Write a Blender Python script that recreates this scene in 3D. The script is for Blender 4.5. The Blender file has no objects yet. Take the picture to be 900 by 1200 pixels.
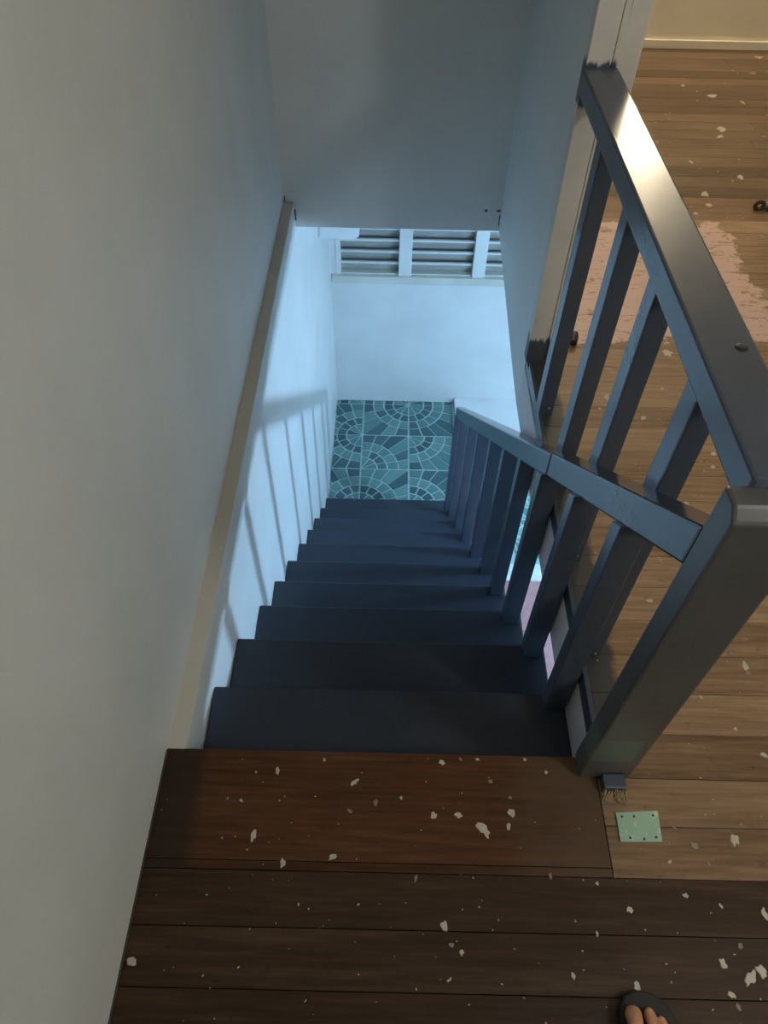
import bpy, bmesh, math, random
import numpy as np
from mathutils import Vector, Matrix
random.seed(7)
S = bpy.context.scene
COL = S.collection

# ------------------------------------------------------------------ camera
CAM = (-.012, -.603, 1.55)
PITCH, YAW, ROLL, F = math.radians(50.27), math.radians(-.10), math.radians(1.19), 850.0
fw = Vector((math.sin(YAW)*math.cos(PITCH), math.cos(YAW)*math.cos(PITCH), -math.sin(PITCH)))
rt = Vector((math.cos(YAW), -math.sin(YAW), 0)); up = rt.cross(fw)
RT = rt*math.cos(ROLL)+up*math.sin(ROLL); UP = -rt*math.sin(ROLL)+up*math.cos(ROLL)
cd = bpy.data.cameras.new('camera'); cam = bpy.data.objects.new('camera', cd); COL.objects.link(cam)
cam.matrix_world = Matrix(((RT.x, UP.x, -fw.x, CAM[0]), (RT.y, UP.y, -fw.y, CAM[1]), (RT.z, UP.z, -fw.z, CAM[2]), (0, 0, 0, 1)))
cd.sensor_fit = 'VERTICAL'; cd.sensor_height = 36; cd.lens = F/1200*36; cd.clip_start = .02
S.camera = cam

# ------------------------------------------------------------------ world, exposure, lamp strengths
W = bpy.data.worlds.new('world'); S.world = W; W.use_nodes = True
W.node_tree.nodes['Background'].inputs[0].default_value = (.6, .7, .85, 1)
W.node_tree.nodes['Background'].inputs[1].default_value = .02
S.view_settings.view_transform = 'Standard'; S.view_settings.look = 'None'
S.view_settings.gamma = 1; S.view_settings.use_curve_mapping = False
S.view_settings.exposure = 0.0
LOW_LAMP = (1750, (.40, .69, 1.0), (2.4, 1.35, -.56))        # cool bulb of the lower room
HALL_LAMP = (47, (.97, 1.0, .98), (1.6, -.9, 1.95))        # opal pendant globe, upper room
WALL_LAMP = (330, (1.0, .85, .61))                            # tube lamp on the far upper wall

def floor_pt(px, py, z=0.0):
    v = RT*((px-450)/F) - UP*((py-600)/F) + fw
    t = (z-CAM[2])/v.z
    return (CAM[0]+t*v.x, CAM[1]+t*v.y)

# ------------------------------------------------------------------ helpers
def new_obj(name, bm, mat, parent=None, smooth=False):
    me = bpy.data.meshes.new(name); bm.to_mesh(me); bm.free()
    if smooth:
        for p in me.polygons: p.use_smooth = True
    o = bpy.data.objects.new(name, me); COL.objects.link(o)
    if mat: me.materials.append(mat)
    if parent: o.parent = parent
    return o
def empty(name, loc=(0, 0, 0)):
    o = bpy.data.objects.new(name, None); COL.objects.link(o); o.location = loc; o.empty_display_size = .1
    return o
def tag(o, label=None, cat=None, group=None, kind=None):
    if label: o['label'] = label
    if cat: o['category'] = cat
    if group: o['group'] = group
    if kind: o['kind'] = kind
    return o
def box_bm(x0, x1, y0, y1, z0, z1, bev=0, bm=None):
    b = bmesh.new()
    vs = [b.verts.new(p) for p in [(x0,y0,z0),(x1,y0,z0),(x1,y1,z0),(x0,y1,z0),(x0,y0,z1),(x1,y0,z1),(x1,y1,z1),(x0,y1,z1)]]
    for f in [(0,3,2,1),(4,5,6,7),(0,1,5,4),(1,2,6,5),(2,3,7,6),(3,0,4,7)]: b.faces.new([vs[i] for i in f])
    if bev: bmesh.ops.bevel(b, geom=b.edges[:], offset=bev, segments=2, affect='EDGES', profile=.6)
    if bm is None: return b
    me = bpy.data.meshes.new('tmp'); b.to_mesh(me); b.free(); bm.from_mesh(me); bpy.data.meshes.remove(me)
    return bm
def prism_bm(poly, axis, a, c, bev=0):
    """polygon in the other two axes, extruded along axis from a to c"""
    b = bmesh.new()
    def P(u, v, w): return {'x': (w,u,v), 'y': (u,w,v), 'z': (u,v,w)}[axis]
    A = [b.verts.new(P(u,v,a)) for u, v in poly]; B = [b.verts.new(P(u,v,c)) for u, v in poly]
    b.faces.new(A[::-1]); b.faces.new(B); n = len(poly)
    for i in range(n): b.faces.new([A[i], A[(i+1)%n], B[(i+1)%n], B[i]])
    bmesh.ops.recalc_face_normals(b, faces=b.faces[:])
    if bev: bmesh.ops.bevel(b, geom=b.edges[:], offset=bev, segments=2, affect='EDGES', profile=.6)
    return b
def struct(name, bm, mat, parent=None):
    o = new_obj(name, bm, mat, parent)
    if not parent: o['kind'] = 'structure'
    return o
def tube_bm(pts, r, n=10, bm=None, cap=True):
    b = bm or bmesh.new(); rings = []
    pts = [Vector(p) for p in pts]; rs = r if isinstance(r, (list, tuple)) else [r]*len(pts)
    for i, p in enumerate(pts):
        d = (pts[min(i+1, len(pts)-1)]-pts[max(i-1, 0)]).normalized()
        u = d.orthogonal().normalized() if i == 0 else (pu - d*pu.dot(d)).normalized()
        pu = u; v = d.cross(u)
        rings.append([b.verts.new(p+(u*math.cos(2*math.pi*k/n)+v*math.sin(2*math.pi*k/n))*rs[i]) for k in range(n)])
    for A, B in zip(rings, rings[1:]):
        for k in range(n): b.faces.new([A[k], A[(k+1)%n], B[(k+1)%n], B[k]])
    if cap: b.faces.new(rings[0][::-1]); b.faces.new(rings[-1])
    return b
def lathe_bm(prof, c, n=24, bm=None):
    b = bm or bmesh.new(); rings = []
    for r, z in prof:
        rings.append([b.verts.new((c[0]+r*math.cos(2*math.pi*k/n), c[1]+r*math.sin(2*math.pi*k/n), c[2]+z)) for k in range(n)])
    for A, B in zip(rings, rings[1:]):
        for k in range(n): b.faces.new([A[k], A[(k+1)%n], B[(k+1)%n], B[k]])
    b.faces.new(rings[0][::-1]); b.faces.new(rings[-1])
    bmesh.ops.recalc_face_normals(b, faces=b.faces[:])
    return b

# ------------------------------------------------------------------ materials
class NT:
    def __init__(s, name):
        s.m = bpy.data.materials.new(name); s.m.use_nodes = True; s.t = s.m.node_tree; s.n = s.t.nodes
        s.b = s.n['Principled BSDF']
    def node(s, t, **k):
        n = s.n.new(t)
        for a, v in k.items(): setattr(n, a, v)
        return n
    def link(s, a, b): s.t.links.new(a, b)
    def pos(s):
        if not hasattr(s, '_p'):
            g = s.node('ShaderNodeNewGeometry'); s._p = g.outputs['Position']
            x = s.node('ShaderNodeSeparateXYZ'); s.link(s._p, x.inputs[0]); s.xyz = x.outputs
        return s._p
    def math(s, op, a, b=None, clamp=False):
        n = s.node('ShaderNodeMath', operation=op, use_clamp=clamp)
        for i, v in enumerate((a, b)):
            if v is None: continue
            if isinstance(v, (int, float)): n.inputs[i].default_value = v
            else: s.link(v, n.inputs[i])
        return n.outputs[0]
    def noise(s, scale, vec=(1, 1, 1), detail=4, rough=.6, off=None):
        m = s.node('ShaderNodeMapping'); m.inputs['Scale'].default_value = vec
        s.link(s.pos(), m.inputs[0])
        if off is not None: s.link(off, m.inputs['Location'])
        n = s.node('ShaderNodeTexNoise'); n.inputs['Scale'].default_value = scale
        n.inputs['Detail'].default_value = detail; n.inputs['Roughness'].default_value = rough
        s.link(m.outputs[0], n.inputs[0]); return n.outputs[0]
    def ramp(s, fac, stops):
        r = s.node('ShaderNodeValToRGB'); e = r.color_ramp.elements
        while len(e) > 1: e.remove(e[-1])
        e[0].position = stops[0][0]; e[0].color = (*stops[0][1], 1) if len(stops[0][1]) == 3 else stops[0][1]
        for p, c in stops[1:]:
            k = e.new(p); k.color = (*c, 1)
        s.link(fac, r.inputs[0]); return r.outputs[0]
    def mix(s, fac, a, b, mode='MIX'):
        n = s.node('ShaderNodeMix', data_type='RGBA', blend_type=mode)
        for i, v in ((0, fac), (6, a), (7, b)):
            if isinstance(v, (int, float)): n.inputs[i].default_value = v
            elif isinstance(v, tuple): n.inputs[i].default_value = (*v, 1)
            else: s.link(v, n.inputs[i])
        return n.outputs[2]
    def step(s, v, lo, hi):
        n = s.node('ShaderNodeMapRange'); n.clamp = True
        n.inputs[1].default_value = lo; n.inputs[2].default_value = hi; s.link(v, n.inputs[0]); return n.outputs[0]
    def col(s, c):
        if isinstance(c, tuple): s.b.inputs['Base Color'].default_value = (*c, 1)
        else: s.link(c, s.b.inputs['Base Color'])
    def rough(s, r):
        if isinstance(r, (int, float)): s.b.inputs['Roughness'].default_value = r
        else: s.link(r, s.b.inputs['Roughness'])
    def bump(s, h, strength=.3, dist=.002):
        n = s.node('ShaderNodeBump'); n.inputs['Strength'].default_value = strength; n.inputs['Distance'].default_value = dist
        s.link(h, n.inputs['Height']); s.link(n.outputs[0], s.b.inputs['Normal'])

def wall_paint(name, c, r=.55, var=.06):
    t = NT(name); n = t.noise(2.2, detail=3)
    a = tuple(v*(1-var) for v in c); b = tuple(min(1, v*(1+var)) for v in c)
    t.col(t.ramp(n, [(.3, a), (.7, b)])); t.rough(r); t.bump(t.noise(60, detail=3), .12, .002); return t.m
M = {}
M['wall'] = wall_paint('white_wall_paint', (.63, .665, .66))
M['stairwall'] = wall_paint('stair_wall_paint', (.76, .77, .77), .4)
M['cream'] = wall_paint('cream_wall_paint', (.86, .77, .60))
M['ceil'] = wall_paint('ceiling_paint', (.80, .79, .75))
M['ledge'] = wall_paint('dusty_ledge', (.58, .56, .50), .7, .10)
M['fascia'] = wall_paint('fascia_paint', (.62, .58, .60), .5)
M['box'] = wall_paint('white_enamel', (.80, .82, .83), .35)
M['winframe'] = wall_paint('window_frame_paint', (.74, .75, .74), .45)
M['sill'] = wall_paint('sill_paint', (.66, .65, .58), .5, .12)

def dark_paint(name, c=(.060, .076, .105), rough=.20, extra=None):
    t = NT(name); n = t.noise(9, detail=4); k = t.noise(70, detail=2)
    base = t.ramp(n, [(.3, tuple(v*.92 for v in c)), (.72, tuple(v*1.08 for v in c))])
    if extra: base = extra(t, base)
    t.col(base); t.rough(t.step(n, .2, 1.6)); t.link(t.math('ADD', t.math('MULTIPLY', n, .06), rough-.03), t.b.inputs['Roughness'])
    t.bump(t.math('ADD', t.math('MULTIPLY', n, .5), t.math('MULTIPLY', t.noise(160, (1, .35, 1), 3), .35)), .16, .0022); return t.m
M['slate'] = dark_paint('slate_grey_gloss_paint')
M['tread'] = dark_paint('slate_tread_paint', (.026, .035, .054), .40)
def newel_extra(t, base):
    t.pos(); z = t.xyz[2]; n = t.noise(14)
    a = t.step(t.math('ADD', z, t.math('MULTIPLY', n, .02)), .098, .104)
    b = t.math('SUBTRACT', 1.0, t.step(t.math('ADD', z, t.math('MULTIPLY', n, .02)), .205, .212))
    c = t.math('SUBTRACT', 1.0, t.step(t.math('ADD', t.xyz[0], t.math('MULTIPLY', n, .01)), .505, .508))
    return t.mix(t.math('MULTIPLY', t.math('MULTIPLY', t.math('MULTIPLY', a, b), c), .75), base, (.12, .16, .14))
M['newel'] = dark_paint('newel_slate_paint', (.085, .085, .085), .33, newel_extra)
def railtop(t, base): return base
def col_mat():
    t = NT('post_paint_dark_foot'); t.pos(); z = t.xyz[2]
    n = t.noise(22, (3, 3, .35)); m = t.math('SUBTRACT', 1.0, t.step(t.math('ADD', z, t.math('MULTIPLY', n, -.10)), .035, .05))
    s = t.noise(6); base = t.ramp(s, [(.3, (.58, .55, .50)), (.7, (.68, .65, .60))])
    crack = t.step(t.noise(30, (4, 4, .12), 2), .66, .70)
    base = t.mix(t.math('MULTIPLY', crack, .55), base, (.20, .19, .17))
    # smear of grey paint around the rail end
    d = t.math('ABSOLUTE', t.math('SUBTRACT', z, .855))
    m2 = t.math('SUBTRACT', 1.0, t.step(t.math('ADD', d, t.math('MULTIPLY', n, .06)), .075, .085))
    m3 = t.math('SUBTRACT', 1.0, t.step(t.math('ADD', t.xyz[0], t.math('MULTIPLY', n, .02)), .535, .54))
    m = t.math('MAXIMUM', m, t.math('MULTIPLY', m2, m3))
    t.col(t.mix(m, base, (.06, .07, .085))); t.rough(.5); t.bump(t.noise(40, (3, 3, .3)), .25, .002); return t.m
M['column'] = col_mat()

def wood(name, stops, rough=.42, painted=False, pink=False, stain=False):
    t = NT(name); t.pos()
    oi = t.node('ShaderNodeObjectInfo'); rnd = oi.outputs['Random']
    off = t.node('ShaderNodeCombineXYZ'); t.link(t.math('MULTIPLY', rnd, 37.0), off.inputs[0]); t.link(t.math('MULTIPLY', rnd, 11.0), off.inputs[2])
    g = t.noise(9, (.55, 9, 1), 6, .65, off.outputs[0]); g2 = t.noise(3, (.5, 2.2, 1), 3, .5, off.outputs[0])
    v = t.math('ADD', t.math('ADD', t.math('MULTIPLY', t.math('SUBTRACT', g, .5), 1.0), t.math('MULTIPLY', g2, .45)), t.math('ADD', t.math('MULTIPLY', rnd, .28), .18))
    c = t.ramp(v, stops)
    x, y, z = t.xyz
    worn = t.noise(26, (1.0, 1.4, 1), 4, .7)
    c = t.mix(t.math('MULTIPLY', t.step(worn, .60, .70), .35), c, tuple(q*.45 for q in stops[0][1]))
    if pink:
        nn = t.noise(7, detail=6, rough=.7); w = t.math('MULTIPLY', t.math('SUBTRACT', nn, .5), .34)
        right = t.math('SUBTRACT', 1.36, x)
        m = t.math('MINIMUM', t.math('MINIMUM', t.math('SUBTRACT', x, .60), right), t.math('MINIMUM', t.math('SUBTRACT', y, 1.47), t.math('SUBTRACT', 2.30, y)))
        # cut the upper right corner
        m = t.math('MINIMUM', m, t.math('SUBTRACT', 1.30, t.math('ADD', t.math('MULTIPLY', t.math('SUBTRACT', x, .85), .55), t.math('MULTIPLY', t.math('SUBTRACT', y, 1.3), 1.0))))
        mk = t.step(t.math('ADD', m, w), .0, .012)
        holes = t.math('SUBTRACT', 1.0, t.math('MULTIPLY', t.step(t.noise(15, (.8, 1.6, 1), 6, .75), .55, .62), .85))
        c = t.mix(t.math('MULTIPLY', t.math('MULTIPLY', mk, holes), .9), c, (.66, .47, .42))
        spot = t.step(t.noise(34, detail=3), .70, .73)
        c = t.mix(t.math('MULTIPLY', spot, .35), c, (.65, .56, .44))
    if painted:
        nn = t.noise(11, detail=5); e = t.math('ADD', x, t.math('MULTIPLY', t.math('SUBTRACT', nn, .5), .06))
        mk = t.math('SUBTRACT', 1.0, t.step(e, .535, .55))
        my = t.step(t.math('ADD', y, t.math('MULTIPLY', nn, .03)), .03, .04)
        c = t.mix(t.math('MULTIPLY', t.math('MULTIPLY', mk, my), .95), c, (.045, .05, .056))
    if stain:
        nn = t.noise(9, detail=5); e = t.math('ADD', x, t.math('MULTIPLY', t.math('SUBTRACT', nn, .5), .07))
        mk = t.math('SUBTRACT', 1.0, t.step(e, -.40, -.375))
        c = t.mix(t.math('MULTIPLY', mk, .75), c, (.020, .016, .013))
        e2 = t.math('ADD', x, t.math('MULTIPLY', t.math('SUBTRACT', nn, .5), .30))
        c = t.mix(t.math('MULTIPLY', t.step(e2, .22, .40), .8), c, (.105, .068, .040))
    t.col(c); t.link(t.math('ADD', t.math('MULTIPLY', g, .25), rough-.1), t.b.inputs['Roughness']); t.b.inputs['Specular IOR Level'].default_value = .22
    t.bump(g, .25, .0015); return t.m
M['plank'] = wood('worn_floor_wood', [(.25, (.15, .088, .050)), (.55, (.28, .178, .105)), (.85, (.42, .29, .185))], .45, True, True)
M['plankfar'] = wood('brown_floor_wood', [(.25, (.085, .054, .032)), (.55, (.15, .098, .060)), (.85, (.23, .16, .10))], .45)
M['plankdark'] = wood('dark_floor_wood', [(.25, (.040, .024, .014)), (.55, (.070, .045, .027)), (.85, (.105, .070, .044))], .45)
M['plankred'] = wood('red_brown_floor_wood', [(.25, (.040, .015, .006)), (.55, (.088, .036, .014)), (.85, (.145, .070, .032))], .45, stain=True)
M['planknear'] = wood('stain_and_shade_floor_wood', [(.25, (.020, .010, .0045)), (.55, (.046, .025, .0125)), (.85, (.088, .054, .030))], .45)  # dark board stain, deepened in colour to stand for the standing person's shadow
M['plankmid'] = wood('mid_brown_floor_wood', [(.25, (.10, .058, .031)), (.55, (.20, .124, .070)), (.85, (.31, .205, .125))], .45, True)
def flat(name, c, r=.5, metal=0, em=None):
    t = NT(name); n = t.noise(25, detail=3)
    t.col(t.ramp(n, [(.3, tuple(v*.88 for v in c)), (.7, tuple(min(1, v*1.1) for v in c))])); t.rough(r); t.b.inputs['Metallic'].default_value = metal
    if em:
        t.b.inputs['Emission Color'].default_value = (*em[1], 1); t.b.inputs['Emission Strength'].default_value = em[0]
    return t.m
M['splash'] = flat('dried_white_paint', (.50, .46, .38), .6)
M['faint'] = flat('rubbed_off_paint', (.26, .20, .15), .6)
M['sub'] = flat('dark_subfloor', (.022, .013, .008), .9)
M['grout'] = flat('pale_grout', (.42, .54, .52), .8)
M['rubber'] = flat('black_rubber', (.012, .011, .010), .7)
M['metal'] = flat('dull_steel', (.30, .28, .24), .4, .8)
M['darkmetal'] = flat('rusty_dark_metal', (.06, .045, .03), .6, .4)
M['black'] = flat('black_plastic', (.015, .015, .015), .5)
M['rawwood'] = flat('splintered_raw_wood', (.34, .24, .13), .8)
M['crack'] = flat('dark_gap', (.06, .06, .055), .9)
M['pinktile'] = flat('pink_floor_tile', (.44, .22, .22), .5)
M['whitetile'] = flat('white_threshold_stone', (.70, .74, .76), .45)
def tilemat(name, stops):
    t = NT(name); oi = t.node('ShaderNodeObjectInfo')
    n = t.noise(45, detail=4)
    v = t.math('ADD', t.math('MULTIPLY', n, .55), t.math('MULTIPLY', oi.outputs['Random'], .45))
    t.col(t.ramp(v, stops)); t.rough(.35); return t.m
M['tile_l'] = tilemat('sea_green_tile', [(.2, (.075, .18, .18)), (.8, (.14, .28, .27))])
M['tile_d'] = tilemat('dark_teal_tile', [(.2, (.025, .08, .095)), (.8, (.06, .14, .155))])
def vor():
    t = NT('green_stone_pattern_tile'); t.pos(); v = t.node('ShaderNodeTexVoronoi', feature='DISTANCE_TO_EDGE'); v.inputs['Scale'].default_value = 11
    t.link(t._p, v.inputs['Vector']); w = t.node('ShaderNodeTexVoronoi'); w.inputs['Scale'].default_value = 11; t.link(t._p, w.inputs['Vector'])
    c = t.ramp(w.outputs['Color'], [(.2, (.10, .25, .25)), (.8, (.28, .50, .46))])
    t.col(t.mix(t.step(v.outputs['Distance'], .03, .05), (.48, .60, .57), c)); t.rough(.35); return t.m
M['vor'] = vor()
def mint():
    t = NT('mint_green_enamel'); n = t.noise(55, detail=5, rough=.7)
    t.col(t.mix(t.step(n, .56, .62), (.30, .47, .36), (.62, .60, .46))); t.rough(.45); return t.m
M['mint'] = mint()
def louvre():
    t = NT('weathered_louvre'); n = t.noise(14, (.6, 3, 3), 5)
    t.col(t.ramp(n, [(.3, (.36, .36, .34)), (.7, (.52, .52, .49))])); t.rough(.5); return t.m
M['louvre'] = louvre()
def skin():
    t = NT('skin'); n = t.noise(40, detail=3)
    t.col(t.ramp(n, [(.3, (.42, .20, .12)), (.7, (.55, .29, .18))])); t.rough(.45)
    t.b.inputs['Subsurface Weight'].default_value = .1; t.b.inputs['Subsurface Radius'].default_value = (.01, .004, .002); return t.m
M['skin'] = skin(); M['nail'] = flat('toenail', (.55, .36, .28), .25)

# ------------------------------------------------------------------ dimensions
XL, XS, XR, YB, YC, YF = -.474, -.445, .463, 2.40, 1.37, 4.13     # upper wall, stair wall, right edge, bulkhead, post, lower end wall
ZL, CE, LC = -2.644, 2.60, -.25                                    # landing, upper ceiling, lower ceiling
XE, YK, YU = 3.8, -2.6, 4.37                                       # right wall, back wall, far upper wall
NOSE = [(.245,-.192),(.486,-.366),(.766,-.623),(1.025,-.852),(1.305,-1.100),(1.617,-1.385),(1.926,-1.661),(2.217,-1.915),(2.53,-2.189),(2.864,-2.474)]

# ------------------------------------------------------------------ upper shell
wl = struct('wall_left', box_bm(XL-.12, XL, YK, YB+.10, 0, CE), M['wall'])
struct('trim_1', box_bm(XL-.12, XS+.012, .0, YB, -.125, .0, .003), M['wall'])['label'] = 'pale ledge board along the foot of the left wall'
lt = struct('ledge_top', box_bm(XL, XS+.011, .004, YB-.002, .0, .0025), M['ledge'], bpy.data.objects['trim_1'])
wb = struct('wall_front', box_bm(XL, XR+.1, YB, YB+.10, -.11, CE), M['wall'])
for i, (p, s) in enumerate([((XL+.004, .015), (.004, .03)), ((XS+.016, -.055), (.005, .05)), ((XR-.005, -.06), (.004, .05))]):
    struct('crack', box_bm(p[0]-s[0]/2, p[0]+s[0]/2, YB-.0015, YB+.002, p[1]-s[1]/2, p[1]+s[1]/2), M['crack'], wb)
for x, w in ((.395, .012), (.45, .016)):
    struct('nail_hole', box_bm(x-w/2, x+w/2, YB-.0015, YB+.002, -.022, -.012), M['crack'], wb)
# partition on the right of the well, its lower edge slanting up to the bulkhead
wr = struct('wall_right', prism_bm([(YC+.03, -.055), (YC+.03, 0), (YC+.03, CE), (YU, CE), (YU, 0), (YB+.1, -.10), (YB, -.10), (1.52, -.225), (YC+.03, -.235)], 'x', XR-.002, XR+.105), M['wall'])
pc = empty('door_post', (XR+.05, YC, 0)); tag(pc, 'pale weathered wooden post with dark painted foot at the end of the partition', 'post')
def local(o, parent): o.parent = parent; o.matrix_parent_inverse = Matrix.Translation(parent.location).inverted(); return o
local(new_obj('post_board', box_bm(XR-.012, XR+.048, YC-.012, YC+.03, 0, CE, .002), M['column']), pc)
local(new_obj('post_board', box_bm(XR+.051, XR+.115, YC-.006, YC+.03, 0, CE, .002), M['column']), pc)
struct('wall_far', box_bm(XR+.105, XE, YU, YU+.1, 0, CE), M['cream'])
struct('baseboard_far', box_bm(XR+.105, XE, YU-.018, YU, 0, .045, .003), M['cream'])
struct('wall_east', box_bm(XE, XE+.1, YK, YU+.1, 0, CE), M['cream'])
struct('wall_back', box_bm(XL-.12, XE+.1, YK-.1, YK, 0, CE), M['cream'])
struct('ceiling', box_bm(XL-.12, XE+.1, YK-.1, YU+.1, CE, CE+.08), M['ceil'])

# ------------------------------------------------------------------ upper floor, plank by plank
fl = struct('floor', prism_bm([(XL-.12, YK), (XE, YK), (XE, YU), (XR+.02, YU), (XR+.02, .0), (XL-.12, .0)], 'z', -.055, -.024), M['sub'])
tag(fl, 'worn wooden plank floor spattered with white paint')
def plank(x0, x1, y0, y1, mat):
    g = .0007
    o = new_obj('floor_plank', box_bm(x0, x1, y0+g, y1-g, -.024, random.uniform(-.0012, .0), .0012), mat, fl); return o
PIT = .0986
ys = [-.434+PIT*k for k in range(-21, 50)]
for a, b in zip(ys, ys[1:]):
    if a > YU: break
    b = min(b, YU-.001)
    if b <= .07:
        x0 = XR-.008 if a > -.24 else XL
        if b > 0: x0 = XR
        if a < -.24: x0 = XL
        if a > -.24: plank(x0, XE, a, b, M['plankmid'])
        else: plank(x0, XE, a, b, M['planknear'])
    else:
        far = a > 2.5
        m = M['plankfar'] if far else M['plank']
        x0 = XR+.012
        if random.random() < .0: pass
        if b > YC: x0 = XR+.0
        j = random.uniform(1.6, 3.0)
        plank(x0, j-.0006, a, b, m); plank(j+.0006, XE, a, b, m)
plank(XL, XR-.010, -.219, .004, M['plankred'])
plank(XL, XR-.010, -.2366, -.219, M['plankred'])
struct('trim_2', box_bm(XR, XR+.012, .02, YC+.03, -.055, .0, .002), M['slate'])['label'] = 'dark painted edge board of the stair opening'
fs = struct('trim_3', box_bm(XR-.002, XR+.02, -.02, YC+.03, -.235, -.055, .002), M['fascia']); fs['label'] = 'pale fascia below the dark floor edge'
struct('nail_hole', lathe_bm([(.004, 0), (.004, .002)], (0, 0, 0), 8), M['crack'], fs).matrix_local = Matrix.Translation((XR+.002, .12, -.09)) @ Matrix.Rotation(-math.pi/2, 4, 'Y')
struct('trim_4', box_bm(XL, XR-.012, -.03, -.006, -.192, -.024), M['slate'])['label'] = 'dark riser under the top floor edge'
struct('wall_gap_left', box_bm(XL, XL+.003, YK, -.002, .0, .006, .001), M['crack'])  # no baseboard here: dark strip added for the gap between wall and floor

# paint splashes on the boards
SPL = [(297,980,7),(391,1004,6),(415,917,6),(325,903,5),(283,938,3),(331,1011,6),(567,973,11),(537,955,6),(509,956,6),(600,953,7),(596,969,5),(575,916,4),
 (487,1029,4),(521,1085,7),(529,1107,4),(541,1116,4),(527,1148,3),(672,1143,4),(155,1127,7),(440,941,5),(410,950,4),(518,893,5),(540,890,3),(815,991,6),(862,985,8),
 (848,1129,6),(880,1145,9),(893,1139,8),(858,1166,5),(866,1180,4),(868,1108,4),(738,1066,5),(645,1027,4),(737,124,5),(745,130,4),(834,112,7),(845,151,8),(843,160,5),(883,86,6),
 (889,67,5),(770,166,4),(780,134,3),(826,227,7),(831,240,5),(868,208,6),(892,278,6),(782,414,9),(776,456,3),(754,490,5),(711,466,6),(703,479,3),(786,503,4),
 (836,532,5),(836,547,4),(838,513,3),(805,591,5),(873,781,7),(877,789,5),(872,749,5),(821,817,3),(862,854,3),(896,885,5),(856,766,4),(762,704,5),(830,1012,3),(785,1010,3),
 (803,1049,4),(845,1062,3),(896,1070,6),(746,1156,6),(700,1035,3),(640,905,3),(598,935,3),(615,890,3),(560,890,3),(470,935,3),(380,890,3),(300,905,2),(350,1060,2),(420,1060,2),(700,1095,3),(790,970,3),
 (700,320,3),(720,430,3),(860,300,5),(810,190,4),(800,60+40,3),(870,120,4),(895,160,4),(815,250,4),(700,240,3)]
def splash(px, py, r):
    x, y = floor_pt(px, py); k = math.dist((x, y, 0), CAM)/F; R = r*k*.62
    if XL-.01 < x < XE and not (XL < x < XR+.01 and y > -.003) and y < YU-.05 and not (x < XR+.12 and y > YC):
        b = bmesh.new(); n = 26; st = random.uniform(.75, 1.5); an = random.uniform(0, 3.14); hs = [(k, random.uniform(0, 6.28), random.uniform(.05, .30)/(1+.25*k)) for k in range(1, 7)]; ph = [1+sum(A*math.sin(k*2*math.pi*i/n+f) for k, f, A in hs) for i in range(n)]
        top = []; bot = []
        for i in range(n):
            a = 2*math.pi*i/n; u = R*ph[i]*math.cos(a)*st; v = R*ph[i]*math.sin(a)/st
            qx, qy = x+u*math.cos(an)-v*math.sin(an), y+u*math.sin(an)+v*math.cos(an)
            if XL < qx < XR and qy > 0: qy = -.001
            bot.append(b.verts.new((qx, qy, -.0016))); top.append(b.verts.new((x+(qx-x)*.85, y+(qy-y)*.85, .0009)))
        b.faces.new(top); b.faces.new(bot[::-1])
        for i in range(n): b.faces.new([bot[i], bot[(i+1)%n], top[(i+1)%n], top[i]])
        return b
for s in SPL:
    b = splash(*s)
    if b: new_obj('paint_splash', b, M['faint'] if random.random() < .3 else M['splash'], fl)
acc = bmesh.new()
for _ in range(230):
    px, py = random.choice([(random.uniform(180, 900), random.uniform(885, 1200)), (random.uniform(690, 900), random.uniform(60, 880))])
    b = splash(px, py, random.uniform(.5, 1.5))
    if b:
        me = bpy.data.meshes.new('t'); b.to_mesh(me); b.free(); acc.from_mesh(me); bpy.data.meshes.remove(me)
tag(new_obj('paint_speckle', acc, M['splash'], fl), kind='stuff')

# ------------------------------------------------------------------ lower storey
struct('wall_lower_left', box_bm(XS-.15, XS, -.4, YF+.1, ZL, -.11), M['stairwall'])
WX0, WX1, WZ0, WZ1 = -.405, 1.10, -1.43, -.55
wf = struct('wall_lower_far', box_bm(XS, XE, YF, YF+.1, ZL, WZ0-.0), M['stairwall'])
struct('wall_panel', box_bm(XS, WX0, YF, YF+.1, WZ0, -.11), M['stairwall'], wf)
struct('wall_panel', box_bm(WX1, XE, YF, YF+.1, WZ0, -.11), M['stairwall'], wf)
struct('wall_panel', box_bm(WX0, WX1, YF, YF+.1, WZ1, -.11), M['stairwall'], wf)
struct('wall_lower_east', box_bm(XE, XE+.1, -1.5, YF+.1, ZL, LC), M['stairwall'])
struct('wall_lower_back', box_bm(XS-.15, XE+.1, -1.6, -1.5, ZL, LC), M['stairwall'])
struct('ceiling_lower', box_bm(XR+.106, XE, -.035, YF+.1, LC, -.056), M['ceil'])
struct('ceiling_lower_strip', box_bm(XR+.025, XR+.106, -.035, YC+.02, LC, -.056), M['ceil'])
struct('ceiling_lower_back', box_bm(XL-.12, XE, -1.6, -.035, LC, -.056), M['ceil'])
struct('trim_6', box_bm(.56, 1.9, 3.25, YF, ZL, ZL+.05, .006), M['stairwall'])['label'] = 'low white plastered step beside the landing'
struct('ceiling_landing', box_bm(XL-.12, XR+.10, YB+.1, YF+.1, -.11, -.06), M['ceil'])
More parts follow.
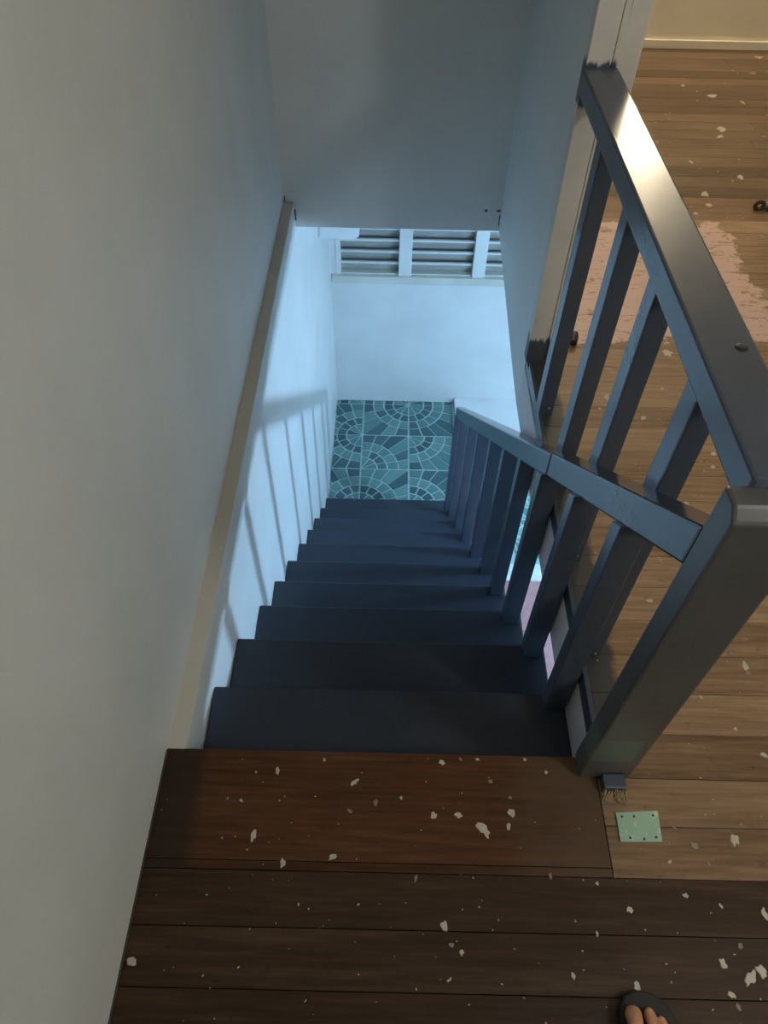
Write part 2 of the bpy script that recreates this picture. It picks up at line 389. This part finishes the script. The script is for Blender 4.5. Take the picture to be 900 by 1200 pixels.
# lower floor: patterned tiles, white threshold, pink tile room
struct('floor_lower', box_bm(.931, XE, 2.42, YF, ZL-.05, ZL+.004), M['vor'])
struct('trim_5', box_bm(.5, XE, 2.28, 2.42, ZL-.05, ZL+.012, .003), M['whitetile'])['label'] = 'white threshold strip beside the tiled landing'
fp = struct('floor_pink', box_bm(XS, XE, -1.5, 2.28, ZL-.05, ZL), M['sub'])
for i in range(8):
    for j in range(4):
        x0, y0 = .48+i*.4, .68+j*.4
        struct('floor_tile', box_bm(x0+.002, x0+.398, y0+.002, y0+.398, ZL, ZL+.006, .001), M['pinktile'], fp)
fla = struct('floor_landing', box_bm(XS, .931, 2.42, YF, ZL-.05, ZL), M['grout'])
tag(fla, 'green mosaic tiled landing at the foot of the stairs')
def clip(poly, x0, x1, y0, y1):
    def cut(P, f, inter):
        out = []
        for i in range(len(P)):
            A, B = P[i-1], P[i]
            if f(B):
                if not f(A): out.append(inter(A, B))
                out.append(B)
            elif f(A): out.append(inter(A, B))
        return out
    for ax, v, sg in ((0, x0, 1), (0, x1, -1), (1, y0, 1), (1, y1, -1)):
        if not poly: break
        f = lambda p: (p[ax]-v)*sg >= 0
        def inter(A, B):
            t = (v-A[ax])/(B[ax]-A[ax]); return (A[0]+t*(B[0]-A[0]), A[1]+t*(B[1]-A[1]))
        poly = cut(poly, f, inter)
    return poly
TS = .38
CORN = {(1,2): (1,1), (2,2): (0,1), (1,1): (0,0), (1,0): (0,0), (2,1): (0,1), (2,0): (0,0), (0,1): (1,1), (0,2): (1,0), (0,0): (1,0), (0,3): (1,0), (1,3): (1,0), (2,3): (0,0), (3,2): (0,0), (3,1): (1,1), (3,0): (1,0), (3,3): (0,0)}
def mosaic(poly, dark):
    poly = clip(poly, XS+.001, .93, 2.88, YF-.001)
    if len(poly) < 3: return
    cx = sum(p[0] for p in poly)/len(poly); cy = sum(p[1] for p in poly)/len(poly)
    ar = abs(sum(poly[i-1][0]*poly[i][1]-poly[i][0]*poly[i-1][1] for i in range(len(poly))))/2
    if ar < 1e-4: return
    k = max(.5, 1-.0125/math.sqrt(ar)); h = ZL+random.uniform(.0035, .005)
    q = [(cx+(x-cx)*k, cy+(y-cy)*k) for x, y in poly]
    new_obj('mosaic_piece', prism_bm(q, 'z', ZL-.004, h), M['tile_d'] if dark else M['tile_l'], fla)
for (i, j), (cxi, cyi) in CORN.items():
    ox, oy = -.59+TS*i, 2.94+TS*j
    def T(r, a):
        u, v = r*math.cos(a), r*math.sin(a)
        return (ox+(TS-u if cxi else u), oy+(TS-v if cyi else v))
    rad = [0, .13, .21, .30]
    for ri, (r0, r1) in enumerate(zip(rad, rad[1:])):
        n = (3, 4, 5)[ri]; dk = ri == 1
        for s in range(n):
            a0, a1 = s*math.pi/2/n, (s+1)*math.pi/2/n
            P = [T(r1, a0+(a1-a0)*q/3) for q in range(4)]
            P += [T(r0, a1), T(r0, (a0+a1)/2), T(r0, a0)] if r0 else [T(0, 0)]
            mosaic(P, dk != (random.random() < .12))
    cuts = [0, .30, .55, math.pi/4, math.pi/2-.55, math.pi/2-.30, math.pi/2]
    for a0, a1 in zip(cuts, cuts[1:]):
        Rb = lambda a: TS/max(math.cos(a), math.sin(a))
        P = [T(.30, a0), T(.30, (a0+a1)/2), T(.30, a1), T(Rb(a1), a1), T(Rb(a0), a0)]
        mosaic(P, random.random() < .5)

# ------------------------------------------------------------------ louvred window over the landing
win = empty('window_1', ((WX0+WX1)/2, YF, WZ0)); win['kind'] = 'structure'
def wpart(name, bm, mat): return local(new_obj(name, bm, mat), win)
wpart('window_sill', box_bm(WX0-.035, WX1+.03, YF-.030, YF+.09, WZ0-.055, WZ0+.004, .004), M['sill'])
wpart('window_frame', box_bm(WX0, WX0+.035, YF-.006, YF+.09, WZ0+.004, WZ1, .003), M['winframe'])
wpart('window_frame', box_bm(WX1-.035, WX1, YF-.006, YF+.09, WZ0+.004, WZ1, .003), M['winframe'])
wpart('window_frame', box_bm(WX0+.035, WX1-.035, YF-.006, YF+.09, WZ1-.04, WZ1, .003), M['winframe'])
for x in (.05, .585):
    wpart('mullion', box_bm(x, x+.092, YF-.018, YF+.085, WZ0+.004, WZ1-.04, .004), M['winframe'])
bays = [(WX0+.035, .05), (.142, .585), (.677, WX1-.035)]
for x0, x1 in bays:
    for k in range(9):
        z = WZ0+.055+k*.088
        c, s = math.cos(math.radians(62)), math.sin(math.radians(62))
        bm = box_bm(x0, x1, -.004, .004, -.052, .052, .0015)
        bmesh.ops.transform(bm, matrix=Matrix.Translation((0, YF+.045, z)) @ Matrix.Rotation(math.radians(28), 4, 'X'), verts=bm.verts)
        sl = wpart('louvre_slat', bm, M['louvre'])
        b2 = box_bm(x0, x1, YF+.008, YF+.02, z-.056, z-.044, .001)
        e = new_obj('slat_edge', b2, M['winframe'], sl)
wpart('shutter_backing', box_bm(WX0, WX1, YF+.092, YF+.1, WZ0, WZ1), M['louvre'])

# white box on the stair wall near the window
bx = empty('wall_box', (XS, 3.4, -.735)); tag(bx, 'white enamel box with rounded corner mounted high on the stair wall before the louvred window', 'box')
pol = [(XS, -.735)]
pol += [(-.20-.035+.035*math.sin(a), -.735+.035-.035*math.cos(a)) for a in [math.pi/2*k/6 for k in range(7)]] + [(-.20, -.35), (XS, -.35)]
local(new_obj('box_body', prism_bm(pol, 'y', 3.40, 3.56, .003), M['box']), bx)
local(new_obj('cover_panel', prism_bm([(x*.94+XS*.06+(.005 if x > -.3 else .012), z*.97-.008) for x, z in pol], 'y', 3.394, 3.402, .002), M['box']), bx)

# ------------------------------------------------------------------ staircase
st = empty('staircase', (0, NOSE[-1][0], ZL)); tag(st, 'steep staircase of dark slate painted wooden treads going down to the mosaic landing', 'staircase')
for k, (y, z) in enumerate(NOSE):
    yp = NOSE[k-1][0] if k else .0
    xe = XR-.002 if k == 0 else .472
    local(new_obj('tread', box_bm(XS+.001, xe, yp-.035, y, z-.034, z, .005), M['tread']), st)
    zn = NOSE[k+1][1] if k < 9 else ZL
    local(new_obj('riser', box_bm(XS+.001, .468, y-.032, y-.012, zn, z-.034), M['tread']), st)

# ------------------------------------------------------------------ guard railing round the opening
gr = empty('guard_railing', (XR+.03, 0, 0)); tag(gr, 'level slate painted guard railing with thick newel post along the stair opening', 'railing')
nw = local(new_obj('newel_post', prism_bm([(-.040, 0), (.012, 0), (.012, .878), (-.022, .880), (-.040, .862)], 'x', .414, .522, .005), M['newel']), gr)
tr = local(new_obj('top_rail', box_bm(.443, .530, .008, YC-.010, .838, .894, .005), M['slate']), gr)
for y in (1.095, .785, .53, .245):
    bl = local(new_obj('baluster', box_bm(.462, .506, y, y+.056, -.001, .842, .004), M['slate']), gr)
    s = new_obj('screw', lathe_bm([(.005, 0), (.005, .001), (.003, .003)], (0, 0, 0), 8), M['metal'], bl)
    s.matrix_local = Matrix.Translation((.49, y-.003, .03)) @ Matrix.Rotation(math.pi/2, 4, 'X')
local(new_obj('rail_bolt', lathe_bm([(.010, 0), (.010, .002), (.005, .004)], (.505, .27, .893), 10), M['black']), gr)

# ------------------------------------------------------------------ sloping stair railing
sr = empty('stair_railing', (.43, 0, 0)); tag(sr, 'sloping slate painted stair handrail with square balusters standing on the treads', 'railing')
rz = lambda y: .8055-.822*y
HV = .086
def railseg(y0, y1, x0, x1, dz=0):
    return prism_bm([(y0, rz(y0)-HV+dz), (y0, rz(y0)+dz), (y1, rz(y1)+dz), (y1, rz(y1)-HV+dz)], 'x', x0, x1, .005)
local(new_obj('handrail', railseg(.008, .705, .412, .466), M['slate']), sr)
local(new_obj('handrail', railseg(.709, 2.74, .411, .464, -.004), M['slate']), sr)
BY = [.200, .445, .715, .980, 1.250, 1.55, 1.860, 2.150, 2.47]
BX = [.404, .402, .402, .409, .414, .420, .418, .415, .411]
BW = [.054, .056, .056, .050, .062, .066, .064, .06, .056]
for k, y in enumerate(BY):
    z = NOSE[k][1]; y1 = y+.040
    local(new_obj('baluster', prism_bm([(y, z-.002), (y1, z-.002), (y1, rz(y1)-HV+.003), (y, rz(y)-HV+.003)], 'x', BX[k], BX[k]+BW[k], .003), M['slate']), sr)
y, y1, z = 2.665, 2.725, NOSE[9][1]
local(new_obj('end_post', prism_bm([(y, z-.002), (y1, z-.002), (y1, rz(y1)-HV+.02), (y, rz(y)-HV+.02)], 'x', .405, .466, .003), M['slate']), sr)

# ------------------------------------------------------------------ small things on the floor
pp = empty('floor_plate', (.525, -.14, 0)); tag(pp, 'small mint green metal plate nailed to the floor before the newel', 'plate')
local(new_obj('plate_sheet', prism_bm([(.480, -.113), (.568, -.107), (.564, -.168), (.479, -.170)], 'z', -.001, .004, .0008), M['mint']), pp)
for x, y in ((.491, -.121), (.516, -.120), (.556, -.117), (.500, -.162), (.528, -.164), (.553, -.160)):
    local(new_obj('nail_head', lathe_bm([(.0026, 0), (.0026, .001), (.0015, .002)], (x, y, .0035), 8), M['darkmetal']), pp)
sb = empty('wood_stub', (.48, -.065, 0)); tag(sb, 'splintered wooden stub of a cut post at the newel foot', 'wood stub')
local(new_obj('stub_block', box_bm(.458, .505, -.072, -.041, -.001, .030, .003), M['slate']), sb)
fb = bmesh.new()
for i in range(46):
    x = random.uniform(.458, .507); y = random.uniform(-.078, -.07); l = random.uniform(.008, .022); r = random.uniform(.0012, .0028)
    tube_bm([(x, y, random.uniform(.003, .022)), (x+random.uniform(-.006, .006), y-l*.6, .006), (x+random.uniform(-.012, .012), y-l, .0015)], [r, r*.8, r*.3], 5, fb)
tag(local(new_obj('splinters', fb, M['rawwood']), sb), kind='stuff')
bo = empty('door_bolt', (1.60, 2.43, 0)); tag(bo, 'small dark metal barrel bolt lying on the brown floorboards', 'bolt')
bb = tube_bm([(1.585, 2.432, .016), (1.72, 2.44, .016)], .014, 12)
local(new_obj('bolt_barrel', bb, M['metal'], smooth=False), bo)
local(new_obj('bolt_plate', box_bm(1.60, 1.70, 2.405, 2.465, -.001, .004, .001), M['metal']), bo)
ring = bmesh.new()
tube_bm([(1.566+.018*math.cos(a), 2.424, .018+.018*math.sin(a)) for a in [2*math.pi*k/10 for k in range(11)]], .009, 6, ring)
local(new_obj('bolt_handle', ring, M['darkmetal']), bo)
cb = empty('cable_end', (.63, 1.5, 0)); tag(cb, 'short pale cable with black end lying on the floor behind the balusters', 'cable')
local(new_obj('cable', tube_bm([(.640, 1.68, .006), (.657, 1.63, .006), (.650, 1.56, .007), (.634, 1.49, .008)], .007, 8), M['ledge']), cb)
local(new_obj('plug', tube_bm([(.636, 1.50, .013), (.628, 1.475, .014), (.622, 1.445, .013)], [.012, .016, .012], 10), M['black']), cb)

# ------------------------------------------------------------------ foot in a flip-flop
FX, FY = .468, -.57                # foot centre line at the ball
sh = empty('flip_flop', (FX, FY-.05, 0)); tag(sh, 'black rubber flip-flop worn on the bare right foot', 'sandal')
prof = [(-.012, .146), (.012, .143), (.034, .130), (.048, .108), (.054, .075), (.052, .035), (.044, -.01), (.039, -.06), (.038, -.10), (.030, -.128), (.012, -.142), (-.010, -.142), (-.028, -.128), (-.036, -.10), (-.037, -.05), (-.041, 0), (-.050, .045), (-.053, .085), (-.048, .118), (-.034, .138)]
local(new_obj('sole', prism_bm([(FX+x, FY+y) for x, y in prof], 'z', 0, .018, .003), M['rubber']), sh)
strap = bmesh.new()
tube_bm([(FX-.012, FY+.085, .016), (FX-.012, FY+.078, .045), (FX-.022, FY+.045, .062), (FX-.040, FY-.005, .045), (FX-.043, FY-.03, .016)], .0055, 8, strap)
tube_bm([(FX-.012, FY+.085, .016), (FX-.012, FY+.078, .045), (FX+.012, FY+.042, .056), (FX+.040, FY-.005, .038), (FX+.045, FY-.03, .016)], .0055, 8, strap)
local(new_obj('strap', strap, M['rubber']), sh)
pe = empty('person', (FX, FY-.1, .018)); tag(pe, 'bare right foot of a person standing in a black flip-flop', 'person')
fb = bmesh.new()
def loft(rows, bm, n=16):
    R = []
    for (cx, cy, cz, rx, rn, d) in rows:          # ellipse centre, half width, half height, normal direction 'y' or 'z'
        ring = []
        for k in range(n):
            a = 2*math.pi*k/n
            ring.append(bm.verts.new((FX+cx+rx*math.cos(a), FY+cy+(0 if d == 'y' else rn*math.sin(a)), cz+(rn*math.sin(a) if d == 'y' else 0))))
        R.append(ring)
    for A, B in zip(R, R[1:]):
        for k in range(n): bm.faces.new([A[k], A[(k+1)%n], B[(k+1)%n], B[k]])
    bm.faces.new(R[0][::-1]); bm.faces.new(R[-1])
loft([(-.002, .085, .028, .036, .010, 'y'), (-.001, .06, .033, .043, .015, 'y'), (0, .02, .040, .040, .022, 'y'), (.0, -.03, .050, .034, .032, 'y'), (0, -.08, .056, .031, .038, 'y'), (0, -.115, .050, .028, .032, 'y'), (0, -.132, .044, .016, .020, 'y')], fb)
loft([(0, -.085, .05, .032, .045, 'z'), (0, -.082, .085, .032, .042, 'z'), (0, -.08, .12, .030, .037, 'z'), (0, -.082, .18, .033, .040, 'z'), (0, -.088, .26, .043, .050, 'z'), (0, -.092, .33, .050, .058, 'z')], fb)
TO = [(-.030, .122, .0140), (-.0005, .120, .0098), (.0185, .108, .0090), (.0335, .094, .0084), (.047, .077, .0082)]
for x, tip, r in TO:
    tube_bm([(FX+x*.9, FY+tip-.075, .036), (FX+x*.97, FY+tip-.045, .037), (FX+x, FY+tip-.026, .034+r*.2), (FX+x, FY+tip-.012, .018+r*1.02), (FX+x, FY+tip-.003, .018+r*.95), (FX+x, FY+tip, .018+r*.9)], [r*1.05, r*.95, r*.95, r*1.08, r*.75, r*.25], 14, fb)
bmesh.ops.recalc_face_normals(fb, faces=fb.faces[:])
ft = local(new_obj('foot', fb, M['skin'], smooth=True), pe)
md = ft.modifiers.new('remesh', 'REMESH'); md.mode = 'VOXEL'; md.voxel_size = .0022; md.use_smooth_shade = True
ms = ft.modifiers.new('smooth', 'SMOOTH'); ms.factor = .5; ms.iterations = 3
for x, tip, r in TO[:5]:
    nb = bmesh.new(); bmesh.ops.create_uvsphere(nb, u_segments=12, v_segments=8, radius=1)
    bmesh.ops.transform(nb, matrix=Matrix.Translation((FX+x, FY+tip-.010, .018+r*1.75)) @ Matrix.Rotation(math.radians(-28), 4, 'X') @ Matrix.Diagonal((r*.62, r*.66, r*.22, 1)), verts=nb.verts)
    nl = new_obj('toenail', nb, M['nail'], smooth=True); nl.parent = ft

# ------------------------------------------------------------------ lamps of the two storeys
def lamp_mat(name, strength, c): return flat(name, (.8, .8, .8), .5, 0, (strength, c))
x, y, z = LOW_LAMP[2]
lp = empty('pendant_bulb', (x, y, LC)); tag(lp, 'bare cool white bulb hanging in the lower room', 'lamp')
local(new_obj('cord', tube_bm([(x, y, LC), (x, y, z+.13)], .004, 8), M['black']), lp)
local(new_obj('socket', lathe_bm([(.016, .06), (.020, .075), (.020, .12), (.008, .135)], (x, y, z), 16), M['black']), lp)
local(new_obj('bulb', lathe_bm([(.014, -.056), (.038, -.044), (.054, -.02), (.058, .0), (.052, .024), (.034, .046), (.018, .062)], (x, y, z), 24), lamp_mat('cool_bulb_glow', LOW_LAMP[0], LOW_LAMP[1]), smooth=True), lp)
hx, hy, hz = HALL_LAMP[2]
hl = empty('pendant_globe', (hx, hy, CE)); tag(hl, 'opal glass globe lamp hanging in the upper room', 'lamp')
local(new_obj('cord', tube_bm([(hx, hy, CE), (hx, hy, hz+.17)], .005, 8), M['black']), hl)
local(new_obj('lamp_holder', lathe_bm([(.05, .135), (.05, .17), (.02, .19)], (hx, hy, hz), 20), M['box']), hl)
local(new_obj('globe', lathe_bm([(.15*math.cos(a), .15*math.sin(a)) for a in [-1.45+2.6*k/13 for k in range(14)]], (hx, hy, hz), 28), lamp_mat('opal_glow', HALL_LAMP[0], HALL_LAMP[1]), smooth=True), hl)
wlp = empty('tube_lamp', (1.5, YU, 2.2)); tag(wlp, 'warm tube lamp on the cream wall', 'lamp')
local(new_obj('lamp_holder', box_bm(1.15, 1.85, YU-.035, YU, 2.17, 2.23, .004), M['box']), wlp)
local(new_obj('tube', tube_bm([(1.18, YU-.055, 2.2), (1.82, YU-.055, 2.2)], .016, 14), lamp_mat('warm_tube_glow', WALL_LAMP[0], WALL_LAMP[1]), smooth=True), wlp)
bpy.context.view_layer.update()
